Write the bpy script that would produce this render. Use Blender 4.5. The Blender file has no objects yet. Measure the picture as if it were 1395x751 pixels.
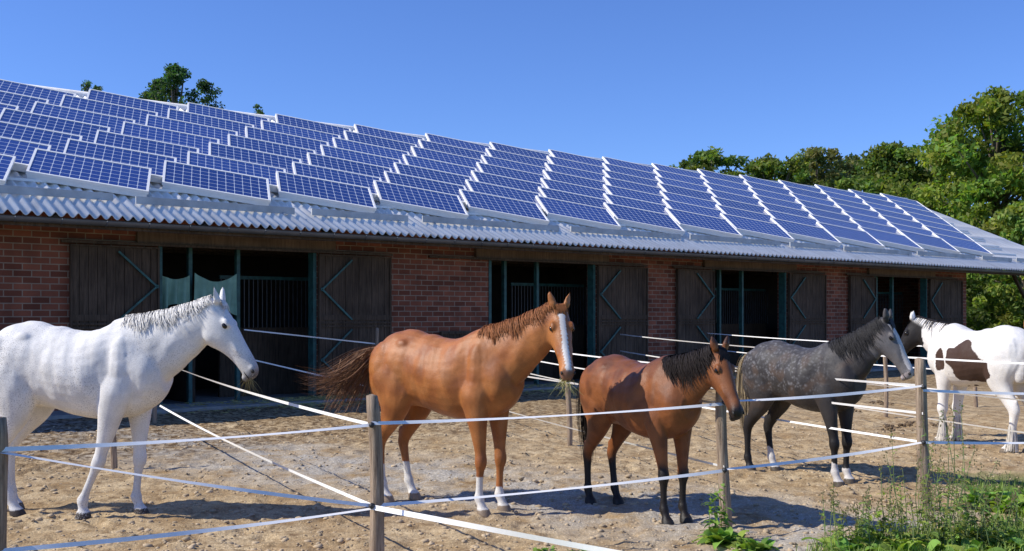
import bpy, math, random
import numpy as np
from mathutils import Vector, Matrix, noise
random.seed(7); np.random.seed(7)
S=bpy.context.scene
S.view_settings.view_transform='Standard'; S.view_settings.look='None'; S.view_settings.exposure=0
F=1395.0; HC=1.7; HY=430.0
BA=math.atan2(.618,.786)
# ------------------------------------------------------------ node helpers
def newmat(name,rough=.7,spec=.5):
    m=bpy.data.materials.new(name); m.use_nodes=True
    nt=m.node_tree; b=nt.nodes['Principled BSDF']
    b.inputs['Roughness'].default_value=rough
    b.inputs['Specular IOR Level'].default_value=spec
    return m,nt,b
def N(nt,t,**k):
    n=nt.nodes.new(t)
    for a,v in k.items():
        if a in n.inputs: n.inputs[a].default_value=v
        else: setattr(n,a,v)
    return n
def L(nt,a,b): nt.links.new(a,b)
def ramp(nt,src,p0,p1,c0=(0,0,0,1),c1=(1,1,1,1)):
    r=nt.nodes.new('ShaderNodeValToRGB'); e=r.color_ramp.elements
    e[0].position=p0; e[1].position=p1; e[0].color=c0; e[1].color=c1
    L(nt,src,r.inputs[0]); return r.outputs[0]
def mix(nt,f,a,b,mode='MIX'):
    n=nt.nodes.new('ShaderNodeMix'); n.data_type='RGBA'; n.blend_type=mode
    for s,v in ((0,f),(6,a),(7,b)):
        if isinstance(v,(int,float)): n.inputs[s].default_value=v
        elif isinstance(v,tuple): n.inputs[s].default_value=v if len(v)==4 else v+(1,)
        else: L(nt,v,n.inputs[s])
    return n.outputs[2]
def nz(nt,scale,detail=4,co=None,rough=.55):
    n=N(nt,'ShaderNodeTexNoise',Scale=scale,Detail=detail,Roughness=rough)
    if co is not None: L(nt,co,n.inputs['Vector'])
    return n.outputs['Fac']
def objco(nt): return nt.nodes.new('ShaderNodeTexCoord').outputs['Object']
def bump(nt,b,h,strength=.3,dist=.02,prev=None):
    n=N(nt,'ShaderNodeBump',Strength=strength,Distance=dist)
    L(nt,h,n.inputs['Height'])
    if prev is not None: L(nt,prev,n.inputs['Normal'])
    L(nt,n.outputs[0],b.inputs['Normal']); return n.outputs[0]
def simple(name,c,rough=.7,var=.25,scale=6,bs=.2,metal=0,spec=.5,stretch=None):
    m,nt,b=newmat(name,rough,spec); co=objco(nt)
    if stretch:
        mp=N(nt,'ShaderNodeMapping'); mp.inputs['Scale'].default_value=stretch; L(nt,co,mp.inputs[0]); co=mp.outputs[0]
    f=nz(nt,scale,4,co)
    c0=tuple(x*(1-var) for x in c)+(1,); c1=tuple(min(1,x*(1+var)) for x in c)+(1,)
    L(nt,ramp(nt,f,.3,.7,c0,c1),b.inputs['Base Color'])
    b.inputs['Metallic'].default_value=metal
    if bs: bump(nt,b,nz(nt,scale*5,3,co),bs,.01)
    return m
def coatmat(name,rough=.5,var=.15,sc=5,bumps=.12,speck=None,dapple=None,spec=.25):
    m,nt,b=newmat(name,rough,spec); co=objco(nt)
    a=N(nt,'ShaderNodeAttribute'); a.attribute_name='coat'; c=a.outputs['Color']
    f=nz(nt,sc,5,co,.65)
    c=mix(nt,1.0,c,ramp(nt,f,.32,.68,(1-var,)*3+(1,),(1.06,1.05,1.04,1)),'MULTIPLY')
    mp=N(nt,'ShaderNodeMapping'); mp.inputs['Scale'].default_value=(24,60,80); L(nt,co,mp.inputs[0])
    hf=nz(nt,3,4,mp.outputs[0],.65)
    c=mix(nt,.75,c,ramp(nt,hf,.3,.7,(.72,.72,.72,1),(1.18,1.18,1.18,1)),'MULTIPLY')
    if speck:
        s=nz(nt,120,1,co,.5); k=ramp(nt,s,.58,.66); k2=ramp(nt,nz(nt,3,1,co),.4,.65)
        mm=N(nt,'ShaderNodeMath',operation='MULTIPLY'); L(nt,k,mm.inputs[0]); L(nt,k2,mm.inputs[1])
        c=mix(nt,mm.outputs[0],c,speck)
    if dapple:
        wn=N(nt,'ShaderNodeTexNoise',Scale=9.0); L(nt,co,wn.inputs['Vector'])
        vv=N(nt,'ShaderNodeVectorMath',operation='MULTIPLY_ADD'); L(nt,wn.outputs['Color'],vv.inputs[0]); vv.inputs[1].default_value=(.09,.09,.09); L(nt,co,vv.inputs[2])
        v=N(nt,'ShaderNodeTexVoronoi',Scale=25.0); L(nt,vv.outputs[0],v.inputs['Vector'])
        k=ramp(nt,v.outputs['Distance'],.05,.55,(1,1,1,1),(0,0,0,1))
        at=N(nt,'ShaderNodeAttribute'); at.attribute_name='dap'
        mm=N(nt,'ShaderNodeMath',operation='MULTIPLY'); L(nt,k,mm.inputs[0]); L(nt,at.outputs['Fac'],mm.inputs[1])
        m2=N(nt,'ShaderNodeMath',operation='MULTIPLY'); L(nt,mm.outputs[0],m2.inputs[0]); L(nt,ramp(nt,f,.35,.6),m2.inputs[1])
        c=mix(nt,m2.outputs[0],c,dapple)
    L(nt,c,b.inputs['Base Color'])
    if bumps: bump(nt,b,hf,bumps*3,.006)
    return m
# ------------------------------------------------------------ mesh builder
class MB:
    def __init__(s): s.v=[]; s.f=[]; s.m=[]
    def add(s,vs,fs,mat=0):
        o=len(s.v); s.v+= [tuple(map(float,p)) for p in vs]
        s.f+=[tuple(i+o for i in f) for f in fs]; s.m+=[mat]*len(fs)
    def box(s,x0,x1,y0,y1,z0,z1,mat=0):
        s.add([(x0,y0,z0),(x1,y0,z0),(x1,y1,z0),(x0,y1,z0),(x0,y0,z1),(x1,y0,z1),(x1,y1,z1),(x0,y1,z1)],
              [(3,2,1,0),(4,5,6,7),(0,1,5,4),(1,2,6,5),(2,3,7,6),(3,0,4,7)],mat)
    def tube(s,pts,rs,n=8,mat=0,cap=True):
        pts=[Vector(p) for p in pts]; vs=[];fs=[]
        for i,p in enumerate(pts):
            t=(pts[min(i+1,len(pts)-1)]-pts[max(i-1,0)]).normalized()
            a=t.cross(Vector((0,0,1)))
            if a.length<.05: a=t.cross(Vector((1,0,0)))
            a.normalize(); b=t.cross(a)
            for k in range(n):
                th=2*math.pi*k/n; vs.append(p+(a*math.cos(th)+b*math.sin(th))*rs[i])
        for i in range(len(pts)-1):
            for k in range(n):
                k2=(k+1)%n; fs.append((i*n+k,i*n+k2,(i+1)*n+k2,(i+1)*n+k))
        if cap:
            fs.append(tuple(range(n))[::-1]); fs.append(tuple((len(pts)-1)*n+k for k in range(n)))
        s.add(vs,fs,mat)
    def beam(s,p0,p1,w,d,mat=0,up=(0,0,1)):
        p0=Vector(p0);p1=Vector(p1);t=(p1-p0).normalized(); a=t.cross(Vector(up))
        if a.length<.01: a=t.cross(Vector((0,1,0)))
        a.normalize(); b=a.cross(t)
        vs=[p+a*sx*w/2+b*sy*d/2 for p in (p0,p1) for sx,sy in ((-1,-1),(1,-1),(1,1),(-1,1))]
        s.add(vs,[(0,1,2,3),(7,6,5,4),(0,4,5,1),(1,5,6,2),(2,6,7,3),(3,7,4,0)],mat)
    def build(s,name,mats,parent=None,smooth=False):
        me=bpy.data.meshes.new(name); me.from_pydata(s.v,[],s.f)
        for m in (mats if isinstance(mats,(list,tuple)) else [mats]): me.materials.append(m)
        me.polygons.foreach_set('material_index',s.m)
        me.polygons.foreach_set('use_smooth',[smooth]*len(s.f)); me.update()
        o=bpy.data.objects.new(name,me); S.collection.objects.link(o)
        if parent: o.parent=parent
        return o
def npmesh(name,V,Q,mats,parent=None,smooth=False,col=None,cname='coat'):
    V=np.asarray(V,dtype=np.float32); Q=np.asarray(Q,dtype=np.int32); k=Q.shape[1]
    me=bpy.data.meshes.new(name); me.vertices.add(len(V)); me.vertices.foreach_set('co',V.ravel())
    me.loops.add(Q.size); me.loops.foreach_set('vertex_index',Q.ravel())
    me.polygons.add(len(Q)); me.polygons.foreach_set('loop_start',np.arange(0,Q.size,k,dtype=np.int32))
    me.polygons.foreach_set('use_smooth',np.full(len(Q),smooth)); me.update(calc_edges=True); me.validate()
    for m in (mats if isinstance(mats,(list,tuple)) else [mats]): me.materials.append(m)
    if col is not None: setcol(me,cname,col)
    o=bpy.data.objects.new(name,me); S.collection.objects.link(o)
    if parent: o.parent=parent
    return o
def setcol(me,cname,col):
    a=me.color_attributes.new(cname,'FLOAT_COLOR','POINT')
    c=np.ones((len(me.vertices),4),dtype=np.float32); c[:,:3]=col; a.data.foreach_set('color',c.ravel())
def empty(name,loc=(0,0,0),rz=0):
    e=bpy.data.objects.new(name,None); e.empty_display_size=.2; e.location=loc; e.rotation_euler=(0,0,rz); S.collection.objects.link(e); return e

# ------------------------------------------------------------ world, sun, camera
EL=math.radians(42)
sd=Vector((-.985,-.16,0)).normalized()*math.cos(EL)+Vector((0,0,math.sin(EL)))
w=bpy.data.worlds.new('World'); S.world=w; w.use_nodes=True; nt=w.node_tree
bg=nt.nodes['Background']; sk=nt.nodes.new('ShaderNodeTexSky'); sk.sky_type='NISHITA'; sk.sun_disc=False
sk.sun_elevation=EL; sk.sun_rotation=math.atan2(sd.x,sd.y); sk.air_density=1.0; sk.dust_density=.1; sk.ozone_density=2.4; sk.altitude=200
tint=mix(nt,1.0,sk.outputs[0],(.54,.74,1.22),'MULTIPLY')
L(nt,tint,bg.inputs[0]); bg.inputs[1].default_value=.14
sun=bpy.data.lights.new('sun','SUN'); sun.energy=5.0; sun.angle=math.radians(.5); sun.color=(1,.95,.85)
so=bpy.data.objects.new('sun',sun); so.rotation_euler=(-sd).to_track_quat('-Z','Y').to_euler(); S.collection.objects.link(so)
cam=bpy.data.cameras.new('camera'); cam.lens=36; cam.sensor_width=36; cam.shift_y=(HY-375.5)/F; cam.clip_end=4000
co=bpy.data.objects.new('camera',cam); co.location=(0,0,HC); co.rotation_euler=(math.pi/2,0,0); S.collection.objects.link(co); S.camera=co

# ------------------------------------------------------------ ground
def gh(x,y):
    if y>26 or y<4 or abs(x)>14: return 0
    v=noise.noise((x*.5,y*.5,0))*.02+noise.noise((x*2.3,y*2.3,3))*.02+noise.noise((x*6,y*6,7))*.024+abs(noise.noise((x*13,y*13,9)))*.022
    d=noise.voronoi((x*3.6,y*3.6,.3))[0][0]
    if d<.3: v-=.055*(1-d/.3)*(1 if noise.noise((x*.8,y*.8,20))>-.25 else 0)
    elif d<.42: v+=.011
    return v
def axis(a,b,st,lo,hi):
    m=list(np.arange(a,b,st)); d=st; x=a; l=[]
    while x>lo: d*=1.35; x-=d; l.append(x)
    d=st; x=m[-1]; r=[]
    while x<hi: d*=1.35; x+=d; r.append(x)
    return np.array(l[::-1]+m+r)
xs=axis(-7,8,.045,-1200,1200); ys=axis(6,16,.05,-300,2500)
nx,ny=len(xs),len(ys)
V=np.zeros((ny,nx,3)); V[:,:,0]=xs[None,:]; V[:,:,1]=ys[:,None]
G=np.zeros((ny,nx,3))
for j,y in enumerate(ys):
    for i,x in enumerate(xs):
        V[j,i,2]=gh(x,y)
        n=noise.noise((x*.9,y*.9,11))*.5
        v=-.618*x+.786*y; u=.786*x+.618*y
        far=1 if (y>38 or u>46 or v>40 or x<-60) else 0
        g=max(0,min(1,(x-2.35-(y-7.4)*1.6+n*.9)*2.2)) if y<10 else 0
        if x>4.4 and y<11.0: g=max(g,min(1,max(0,(11.0-y)*1.0+n)))
        G[j,i,0]=max(far,g)
        G[j,i,1]=max(0,min(1,1.5-abs((y-9.6)+(x-.4)*.75+n)*.7))
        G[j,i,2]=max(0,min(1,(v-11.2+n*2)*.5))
idx=np.arange(nx*ny).reshape(ny,nx)
Q=np.stack([idx[:-1,:-1],idx[:-1,1:],idx[1:,1:],idx[1:,:-1]],-1).reshape(-1,4)
m,nt,b=newmat('sandy_soil',.95,.1); c=objco(nt)
at=N(nt,'ShaderNodeAttribute'); at.attribute_name='mask'; sp=nt.nodes.new('ShaderNodeSeparateColor'); L(nt,at.outputs['Color'],sp.inputs[0])
nA=nz(nt,1.7,5,c,.68)
base=ramp(nt,nA,.32,.66,(.41,.275,.14,1),(.72,.565,.35,1))
nB=nz(nt,8,4,c,.7)
base=mix(nt,ramp(nt,nB,.46,.68),base,(.28,.185,.10))
nC=nz(nt,32,3,c,.7)
gr=ramp(nt,nC,.35,.65,(.36,.32,.27,1),(.68,.625,.53,1))
mm=N(nt,'ShaderNodeMath',operation='MULTIPLY'); L(nt,sp.outputs[1],mm.inputs[0]); L(nt,ramp(nt,nA,.35,.58),mm.inputs[1])
base=mix(nt,mm.outputs[0],base,gr)
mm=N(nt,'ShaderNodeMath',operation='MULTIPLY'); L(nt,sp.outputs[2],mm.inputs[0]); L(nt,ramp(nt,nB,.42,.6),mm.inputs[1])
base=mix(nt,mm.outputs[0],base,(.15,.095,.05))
vo=N(nt,'ShaderNodeTexVoronoi',Scale=55.0); L(nt,c,vo.inputs['Vector'])
spk=ramp(nt,vo.outputs['Distance'],.1,.45,(1.2,1.18,1.15,1),(.62,.60,.57,1))
base=mix(nt,.7,base,spk,'MULTIPLY')
grs=ramp(nt,nB,.35,.65,(.06,.10,.02,1),(.18,.24,.07,1))
base=mix(nt,sp.outputs[0],base,grs)
L(nt,base,b.inputs['Base Color'])
bump(nt,b,nC,.75,.018)
ground=npmesh('ground',V.reshape(-1,3),Q,m,None,True,G.reshape(-1,3),'mask')

def ico():
    t=(1+5**.5)/2
    v=np.array([(-1,t,0),(1,t,0),(-1,-t,0),(1,-t,0),(0,-1,t),(0,1,t),(0,-1,-t),(0,1,-t),(t,0,-1),(t,0,1),(-t,0,-1),(-t,0,1)],float)
    v/=np.linalg.norm(v[0])
    f=np.array([(0,11,5),(0,5,1),(0,1,7),(0,7,10),(0,10,11),(1,5,9),(5,11,4),(11,10,2),(10,7,6),(7,1,8),(3,9,4),(3,4,2),(3,2,6),(3,6,8),(3,8,9),(4,9,5),(2,4,11),(6,2,10),(8,6,7),(9,8,1)])
    return v,f
iv,if_=ico()
def scatter(name,pts,sizes,mat):
    VV=[];FF=[];o=0
    for (x,y,z),s in zip(pts,sizes):
        v=iv*(np.random.uniform(.75,1.25,(12,1)))*np.array([s*random.uniform(.8,1.4),s*random.uniform(.8,1.4),s*.65]); a=random.random()*6.3
        R=np.array([[math.cos(a),-math.sin(a),0],[math.sin(a),math.cos(a),0],[0,0,1]])
        VV.append(v@R.T+np.array([x,y,z])); FF.append(if_+o); o+=12
    return npmesh(name,np.concatenate(VV),np.concatenate(FF),mat,None,True)
stm=simple('clod_earth',(.44,.335,.21),.95,.4,4,0)
pts=[];sz=[]
for i in range(8500):
    y=6.9+ (random.random()**1.5)*9; x=random.uniform(-.55,.6)*y
    pts.append((x,y,gh(x,y))); sz.append(random.choice([.005,.006,.008,.01,.012,.016,.026])*random.uniform(.7,1.2))
scatter('gravel',pts,sz,stm)
dm=simple('manure',(.15,.10,.055),.95,.4,15,0)
for k,(px,py) in enumerate([(1232,582),(1213,586),(1253,578),(1120,548),(1196,550),(1150,560)]):
    z=HC*F/(py-HY); x=(px-697)/F*z; pts=[];sz=[]
    for i in range(34):
        a=random.random()*6.3; r=random.random()**.6*.30
        pts.append((x+r*math.cos(a),z+r*math.sin(a),.012+max(0,.04-r*.2)*random.random()*1.5)); sz.append(random.uniform(.014,.034))
    scatter('manure_pile',pts,sz,dm)

# ------------------------------------------------------------ stable building
st=empty('horse_stable',(0,0,0),BA)
def ux(x):
    r=(x-697)/F; return 18.6*(.786*r+.618)/(.786-.618*r)
m,nt,b=newmat('brick',.85,.3); c=objco(nt)
s1=nt.nodes.new('ShaderNodeSeparateXYZ'); L(nt,c,s1.inputs[0])
ad=N(nt,'ShaderNodeMath',operation='ADD'); L(nt,s1.outputs[0],ad.inputs[0]); L(nt,s1.outputs[1],ad.inputs[1])
cb=nt.nodes.new('ShaderNodeCombineXYZ'); L(nt,ad.outputs[0],cb.inputs[0]); L(nt,s1.outputs[2],cb.inputs[1])
bt=N(nt,'ShaderNodeTexBrick',Scale=1.0); L(nt,cb.outputs[0],bt.inputs['Vector'])
bt.inputs['Color1'].default_value=(.16,.052,.03,1); bt.inputs['Color2'].default_value=(.32,.11,.062,1); bt.inputs['Mortar'].default_value=(.34,.26,.19,1)
bt.inputs['Brick Width'].default_value=.29; bt.inputs['Row Height'].default_value=.112; bt.inputs['Mortar Size'].default_value=.010; bt.inputs['Mortar Smooth'].default_value=.2
L(nt,mix(nt,.6,bt.outputs['Color'],ramp(nt,nz(nt,2.2,6,c),.3,.7,(.45,.45,.45,1),(1.25,1.18,1.1,1)),'MULTIPLY'),b.inputs['Base Color'])
iv_=N(nt,'ShaderNodeMath',operation='SUBTRACT'); iv_.inputs[0].default_value=1; L(nt,bt.outputs['Fac'],iv_.inputs[1])
bump(nt,b,iv_.outputs[0],.6,.01)
brick=m
def woodmat(name,c0,c1,bw=.16):
    m,nt,b=newmat(name,.8,.25); c=objco(nt)
    mp=N(nt,'ShaderNodeMapping'); mp.inputs['Scale'].default_value=(14,14,1.2); L(nt,c,mp.inputs[0])
    f=nz(nt,2,6,mp.outputs[0],.65); col=ramp(nt,f,.3,.7,c0+(1,),c1+(1,))
    L(nt,mix(nt,.7,col,ramp(nt,nz(nt,1.3,5,c),.3,.7,(.4,.4,.4,1),(1.15,1.15,1.15,1)),'MULTIPLY'),b.inputs['Base Color'])
    bump(nt,b,f,.4,.01); return m
dwood=woodmat('dark_door_wood',(.05,.034,.022),(.15,.105,.07))
lwood=woodmat('beam_wood',(.13,.085,.055),(.25,.17,.11))
teal=simple('teal_painted_steel',(.03,.11,.10),.55,.4,8,0)
conc=simple('concrete',(.33,.31,.28),.9,.2,5,.3)
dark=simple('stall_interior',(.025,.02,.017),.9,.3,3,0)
steel=simple('dull_steel_bars',(.13,.135,.14),.5,.15,8,0,.3)
guttm=simple('gutter_zinc',(.13,.135,.14),.5,.2,3,0,.4)
openp=[(215,430),(665,810),(970,1070),(1190,1262)]
ops=[(ux(a),ux(b_)) for a,b_ in openp]; UL,UR=-9.0,ux(1316); V0,V1=18.6,32.6; TOP=3.72
mb=MB(); u=UL
for a,b_ in ops:
    mb.box(u,a,V0,V0+.3,0,TOP); mb.box(a,b_,V0,V0+.3,3.02,TOP); u=b_
mb.box(u,UR,V0,V0+.3,0,TOP)
mb.box(UL,UR,V1-.3,V1,0,TOP)
for ua,ub in ((UL,UL+.3),(UR-.3,UR)):
    e=V0+.301; f=V1-.301; rg=3.3+.45*(25.6-17.55)-.12
    mb.add([(ua,e,0),(ua,f,0),(ua,f,TOP),(ua,25.1,rg),(ua,e,TOP),(ub,e,0),(ub,f,0),(ub,f,TOP),(ub,25.1,rg),(ub,e,TOP)],
       [(0,1,2,3,4),(9,8,7,6,5),(0,5,6,1),(1,6,7,2),(2,7,8,3),(3,8,9,4),(4,9,5,0)])
mb.build('brick_walls',brick,st)
mb=MB()
mb.box(UL,UR+.5,V0-.9,V0-.002,-.05,.07); mb.box(UL,UR,V0+.3,V1-.3,-.05,.03)
mb.build('concrete_apron',conc,st)
mb=MB()
for a,b_ in ops:
    mb.box(a-.4,b_+.4,V0-.09,V0-.003,3.0,3.2,0)
    mb.box(a,a+.07,V0-.02,V0+.2,.07,2.998,1); mb.box(b_-.07,b_,V0-.02,V0+.2,.07,2.998,1)
    mb.box(a-1.7,b_+1.7,V0-.16,V0-.095,2.95,2.995,2)
mb.build('lintels_and_frames',[lwood,teal,dwood],st)
mb=MB()
for a,b_ in ops:
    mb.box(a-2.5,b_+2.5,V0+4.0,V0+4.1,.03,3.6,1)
    w_=b_-a
    for k in (.22,.52):
        mb.box(a+w_*k,a+w_*k+.07,V0+.35,V0+.46,.03,3.3,2)
    mb.box(a+w_*.56,b_+1,V0+1.5,V0+1.58,.03,1.45,0)
    n=int(w_*.5/.1)
    for i in range(n+10):
        uu=a+w_*.57+i*.1; mb.box(uu,uu+.016,V0+1.52,V0+1.536,1.45,2.45,3)
    mb.box(a+w_*.56,b_+1,V0+1.5,V0+1.57,2.45,2.52,2)
    mb.box(a-.8,a+w_*.25,V0+2.2,V0+2.3,.03,1.5,0)
    mb.box(a+w_*.24,a+w_*.24+.12,V0+.5,V0+3.9,.03,1.5,0)
    for i in range(4): mb.box(a-2,b_+2,V0+.6+i*.9,V0+.72+i*.9,3.05,3.2,0)
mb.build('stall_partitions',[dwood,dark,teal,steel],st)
clm=simple('green_curtain',(.22,.40,.31),.8,.2,4,0)
def cloth(name,u0,u1,v,z0,z1,sag=.25):
    mb=MB(); n=26; k=8; vs=[];fs=[]
    for j in range(k+1):
        for i in range(n+1):
            t=i/n; q=j/k
            vs.append((u0+(u1-u0)*t,v+.05*math.sin(t*21+q)*(.4+q),z1-sag*math.sin(math.pi*t)*.8-(z1-z0)*q*(1-.35*math.sin(math.pi*t))))
    for j in range(k):
        for i in range(n): a=j*(n+1)+i; fs.append((a,a+1,a+n+2,a+n+1))
    mb.add(vs,fs); return mb.build(name,clm,st,True)
cloth('curtain_a',ux(221),ux(262),V0+.12,1.75,2.45,.1); cloth('curtain_b',ux(268),ux(326),V0+.12,1.7,2.5,.2)
def leaf(u0,u1,side,z0=.1,z1=2.93,nm='door_leaf'):
    mb=MB(); n=max(3,int((u1-u0)/.15)); wv=(u1-u0)/n
    for i in range(n):
        dv=random.uniform(0,.012); mb.box(u0+i*wv+.004,u0+(i+1)*wv-.004,V0-.08-dv,V0-.03,z0,z1,0)
    f0,f1=V0-.12,V0-.093
    mb.box(u0,u0+.03,f0,f1,z0,z1,1); mb.box(u1-.03,u1,f0,f1,z0,z1,1)
    zm=(z0+z1)/2
    if z1-z0>2:
        for z in (z0,zm-.05,zm+.02,z1-.03): mb.box(u0+.031,u1-.031,f0,f1-.002,z,z+.03,1)
        e=u1-.03 if side>0 else u0+.03; s=-side; q=min(.7,(u1-u0)*.55)
        for za,zb in ((z1-.1,z1-.1-q*.9),(zm+.1,zm+.1+q*.9),(zm-.1,zm-.1-q*.9),(z0+.1,z0+.1+q*.9)):
            mb.beam((e+s*q,V0-.13,za),(e,V0-.13,zb),.035,.035,2,(0,1,0))
        mb.box(u0+.031,u1-.031,V0-.105,V0-.094,zm+.09,zm+.2,0)
    else: mb.box(u0+.031,u1-.031,f0,f1-.002,z1-.06,z1,1)
    mb.build(nm,[dwood,dwood,teal],st)
for a,b_,s in ((93,214,1),(431,529,-1),(811,878,-1),(919,969,1),(1071,1121,-1),(1154,1189,1),(1263,1307,-1)): leaf(ux(a),ux(b_),s)
leaf(ux(597),ux(664),1,.1,1.35,'half_door')
# roof
EV,EZ,RV=17.55,3.33,25.6; RU0,RU1=-9.5,43.0; SL=.45; RZ=EZ+SL*(RV-EV)
m,nt,b=newmat('fibre_cement_sheet',.75,.3); c=objco(nt)
mp=N(nt,'ShaderNodeMapping'); mp.inputs['Scale'].default_value=(3,.5,.5); L(nt,c,mp.inputs[0])
L(nt,ramp(nt,nz(nt,2.0,6,mp.outputs[0],.7),.3,.62,(.74,.70,.65,1),(.95,.92,.87,1)),b.inputs['Base Color'])
roofm=m
us=np.arange(RU0,RU1,.177/8)
def slope(name,v0,z0,v1,z1,rows):
    VV=[]
    for j in range(rows):
        for e in (0,1):
            t=(j+e)/rows; off=.012*(1-e)
            zz=z0+(z1-z0)*t+off+.038*np.cos(2*math.pi*us/.177)
            VV.append(np.stack([us,np.full_like(us,v0+(v1-v0)*t),zz],-1))
    VV=np.array(VV); R,C=VV.shape[:2]; idx=np.arange(R*C).reshape(R,C)
    Q=np.stack([idx[:-1,:-1],idx[:-1,1:],idx[1:,1:],idx[1:,:-1]],-1).reshape(-1,4)
    o=npmesh(name,VV.reshape(-1,3),Q,roofm,st,True)
    sm=o.modifiers.new('thickness','SOLIDIFY'); sm.thickness=.014; sm.offset=-1
slope('roof_front',EV,EZ,RV,RZ,7); slope('roof_back',RV+.001,RZ,RV*2-EV,EZ,7)
mb=MB()
mb.tube([(RU0,RV,RZ-.02),(RU1,RV,RZ-.02)],[.13,.13],10)
mb.build('ridge_cap',roofm,st,True)
mb=MB(); n=10; vs=[];fs=[]
for i,uu in enumerate((RU0,RU1)):
    for r in (.075,.068):
        for k in range(n+1):
            a=math.pi*k/n; vs.append((uu,EV-.05-math.cos(a)*r,EZ-.07-math.sin(a)*r*1.1))
for r in (0,1):
    for k in range(n): a=r*(n+1)+k; fs.append((a,a+1,a+1+2*(n+1),a+2*(n+1)))
mb.add(vs,fs)
uu=RU0
while uu<RU1:
    mb.tube([(uu,EV-.05-math.cos(math.pi*k/8)*.082,EZ-.07-math.sin(math.pi*k/8)*.09) for k in range(9)],[.008]*9,4); uu+=.7
mb.build('gutter',guttm,st,True)
mb=MB()
mb.box(RU0,RU1,EV+.03,EV+.06,EZ-.2,EZ-.04,1)
uu=RU0+.2
while uu<RU1:
    a=(uu,EV+.07,EZ-.11+SL*.07); bb=(uu,RV-.1,RZ-.14-.045); mb.beam(a,bb,.09,.14,1); uu+=1.25
for k in range(7):
    v=EV+.4+k*1.15; z=EZ+SL*(v-EV)-.05; mb.box(RU0,RU1,v-.03,v+.03,z-.05,z-.003,1)
mb.build('rafters_and_fascia',[lwood,dwood],st)
alw=simple('white_rail',(.90,.88,.84),.45,.04,5,0,0)
gry=simple('snow_board_grey',(.50,.50,.48),.6,.2,3,0)
def rz(v): return EZ+SL*(v-EV)
nn=math.atan(SL)
mb=MB(); uu=RU0
while uu<RU1-2:
    l=random.choice([2.6,3.4,4.2]); v=18.2+random.uniform(-.06,.06)
    mb.beam((uu,v,rz(v)+.12),(uu+l-.35,v+.05,rz(v)+.12),.03,.13,0); 
    for q in (.3,l-.6): mb.beam((uu+q,v-.06,rz(v)+.03),(uu+q,v+.25,rz(v)+.16),.03,.02,0)
    uu+=l
mb.build('snow_guard',gry,st)
mb=MB()
for uu in (39.0,42.6):
    mb.box(uu-.08,uu+.08,18.2,18.36,0,3.4); mb.beam((uu,18.28,2.2),(uu-1.3,18.28,3.4),.1,.1)
mb.beam((UR,18.28,3.46),(RU1,18.28,3.46),.12,.12); mb.build('shelter_posts',dwood,st)
# ------------------------------------------------------------ solar panels
PW,PD=2.0,1.10
m,nt,b=newmat('solar_cells',.12,.5); tc=nt.nodes.new('ShaderNodeTexCoord')
s1=nt.nodes.new('ShaderNodeSeparateXYZ'); L(nt,tc.outputs['UV'],s1.inputs[0])
def M(op,a,b_=None):
    n=N(nt,'ShaderNodeMath',operation=op)
    for i,x in enumerate((a,b_)):
        if x is None: continue
        if isinstance(x,(int,float)): n.inputs[i].default_value=x
        else: L(nt,x,n.inputs[i])
    return n.outputs[0]
fx=M('ABSOLUTE',M('SUBTRACT',M('FRACT',M('MULTIPLY',s1.outputs[0],12)),.5))
fy=M('ABSOLUTE',M('SUBTRACT',M('FRACT',M('MULTIPLY',s1.outputs[1],6)),.5))
line=M('MAXIMUM',M('GREATER_THAN',M('MAXIMUM',fx,fy),.47),M('GREATER_THAN',M('ADD',fx,fy),.86))
oi=nt.nodes.new('ShaderNodeObjectInfo')
cellc=mix(nt,oi.outputs['Random'],(.016,.042,.19),(.028,.065,.27))
L(nt,mix(nt,line,cellc,(.66,.70,.76)),b.inputs['Base Color']); b.inputs['Coat Weight'].default_value=.3; b.inputs['Coat Roughness'].default_value=.05
cellm=m
me=bpy.data.meshes.new('solar_panel')
vs=[];fs=[];mi=[]
def bx(x0,x1,y0,y1,z0,z1,mt):
    o=len(vs); vs.extend([(x0,y0,z0),(x1,y0,z0),(x1,y1,z0),(x0,y1,z0),(x0,y0,z1),(x1,y0,z1),(x1,y1,z1),(x0,y1,z1)])
    for f in [(3,2,1,0),(4,5,6,7),(0,1,5,4),(1,2,6,5),(2,3,7,6),(3,0,4,7)]: fs.append(tuple(i+o for i in f)); mi.append(mt)
fr=.04
bx(0,PW,0,fr,-.05,.012,0); bx(0,PW,PD-fr,PD,-.05,.012,0); bx(0,fr,fr,PD-fr,-.05,.012,0); bx(PW-fr,PW,fr,PD-fr,-.05,.012,0)
bx(fr,PW-fr,fr,PD-fr,-.045,0,1)
bx(.02,PW-.02,.0,.05,-.13,-.052,0)
for x in (.1,PW-.16): bx(x,x+.06,.055,PD-.05,-.11,-.052,0)
for x in (.1,PW-.16): bx(x,x+.05,PD-.12,PD-.06,-.36,-.112,0)
me.from_pydata(vs,[],fs); me.materials.append(alw); me.materials.append(cellm); me.polygons.foreach_set('material_index',mi)
uvl=me.uv_layers.new(name='UVMap')
for p in me.polygons:
    for li in p.loop_indices:
        v=me.vertices[me.loops[li].vertex_index].co; uvl.data[li].uv=((v.x-fr)/(PW-2*fr),(v.y-fr)/(PD-2*fr))
me.update()
AL=math.radians(-19); A0=np.array([2.34,0.]); 
ly=np.array([math.sin(-AL),math.cos(-AL)]); lx=np.array([math.cos(AL),math.sin(AL)])
B0=ly*1.13+lx*.44
def onroof(x,y,h): return Vector((0,EV,EZ))+E1*x+E2*y+E3*h
cs=math.cos(nn); sn=math.sin(nn)
E1=Vector((1,0,0)); E2=Vector((0,cs,sn)); E3=Vector((0,-sn,cs))
tl=math.radians(6.5)
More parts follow.
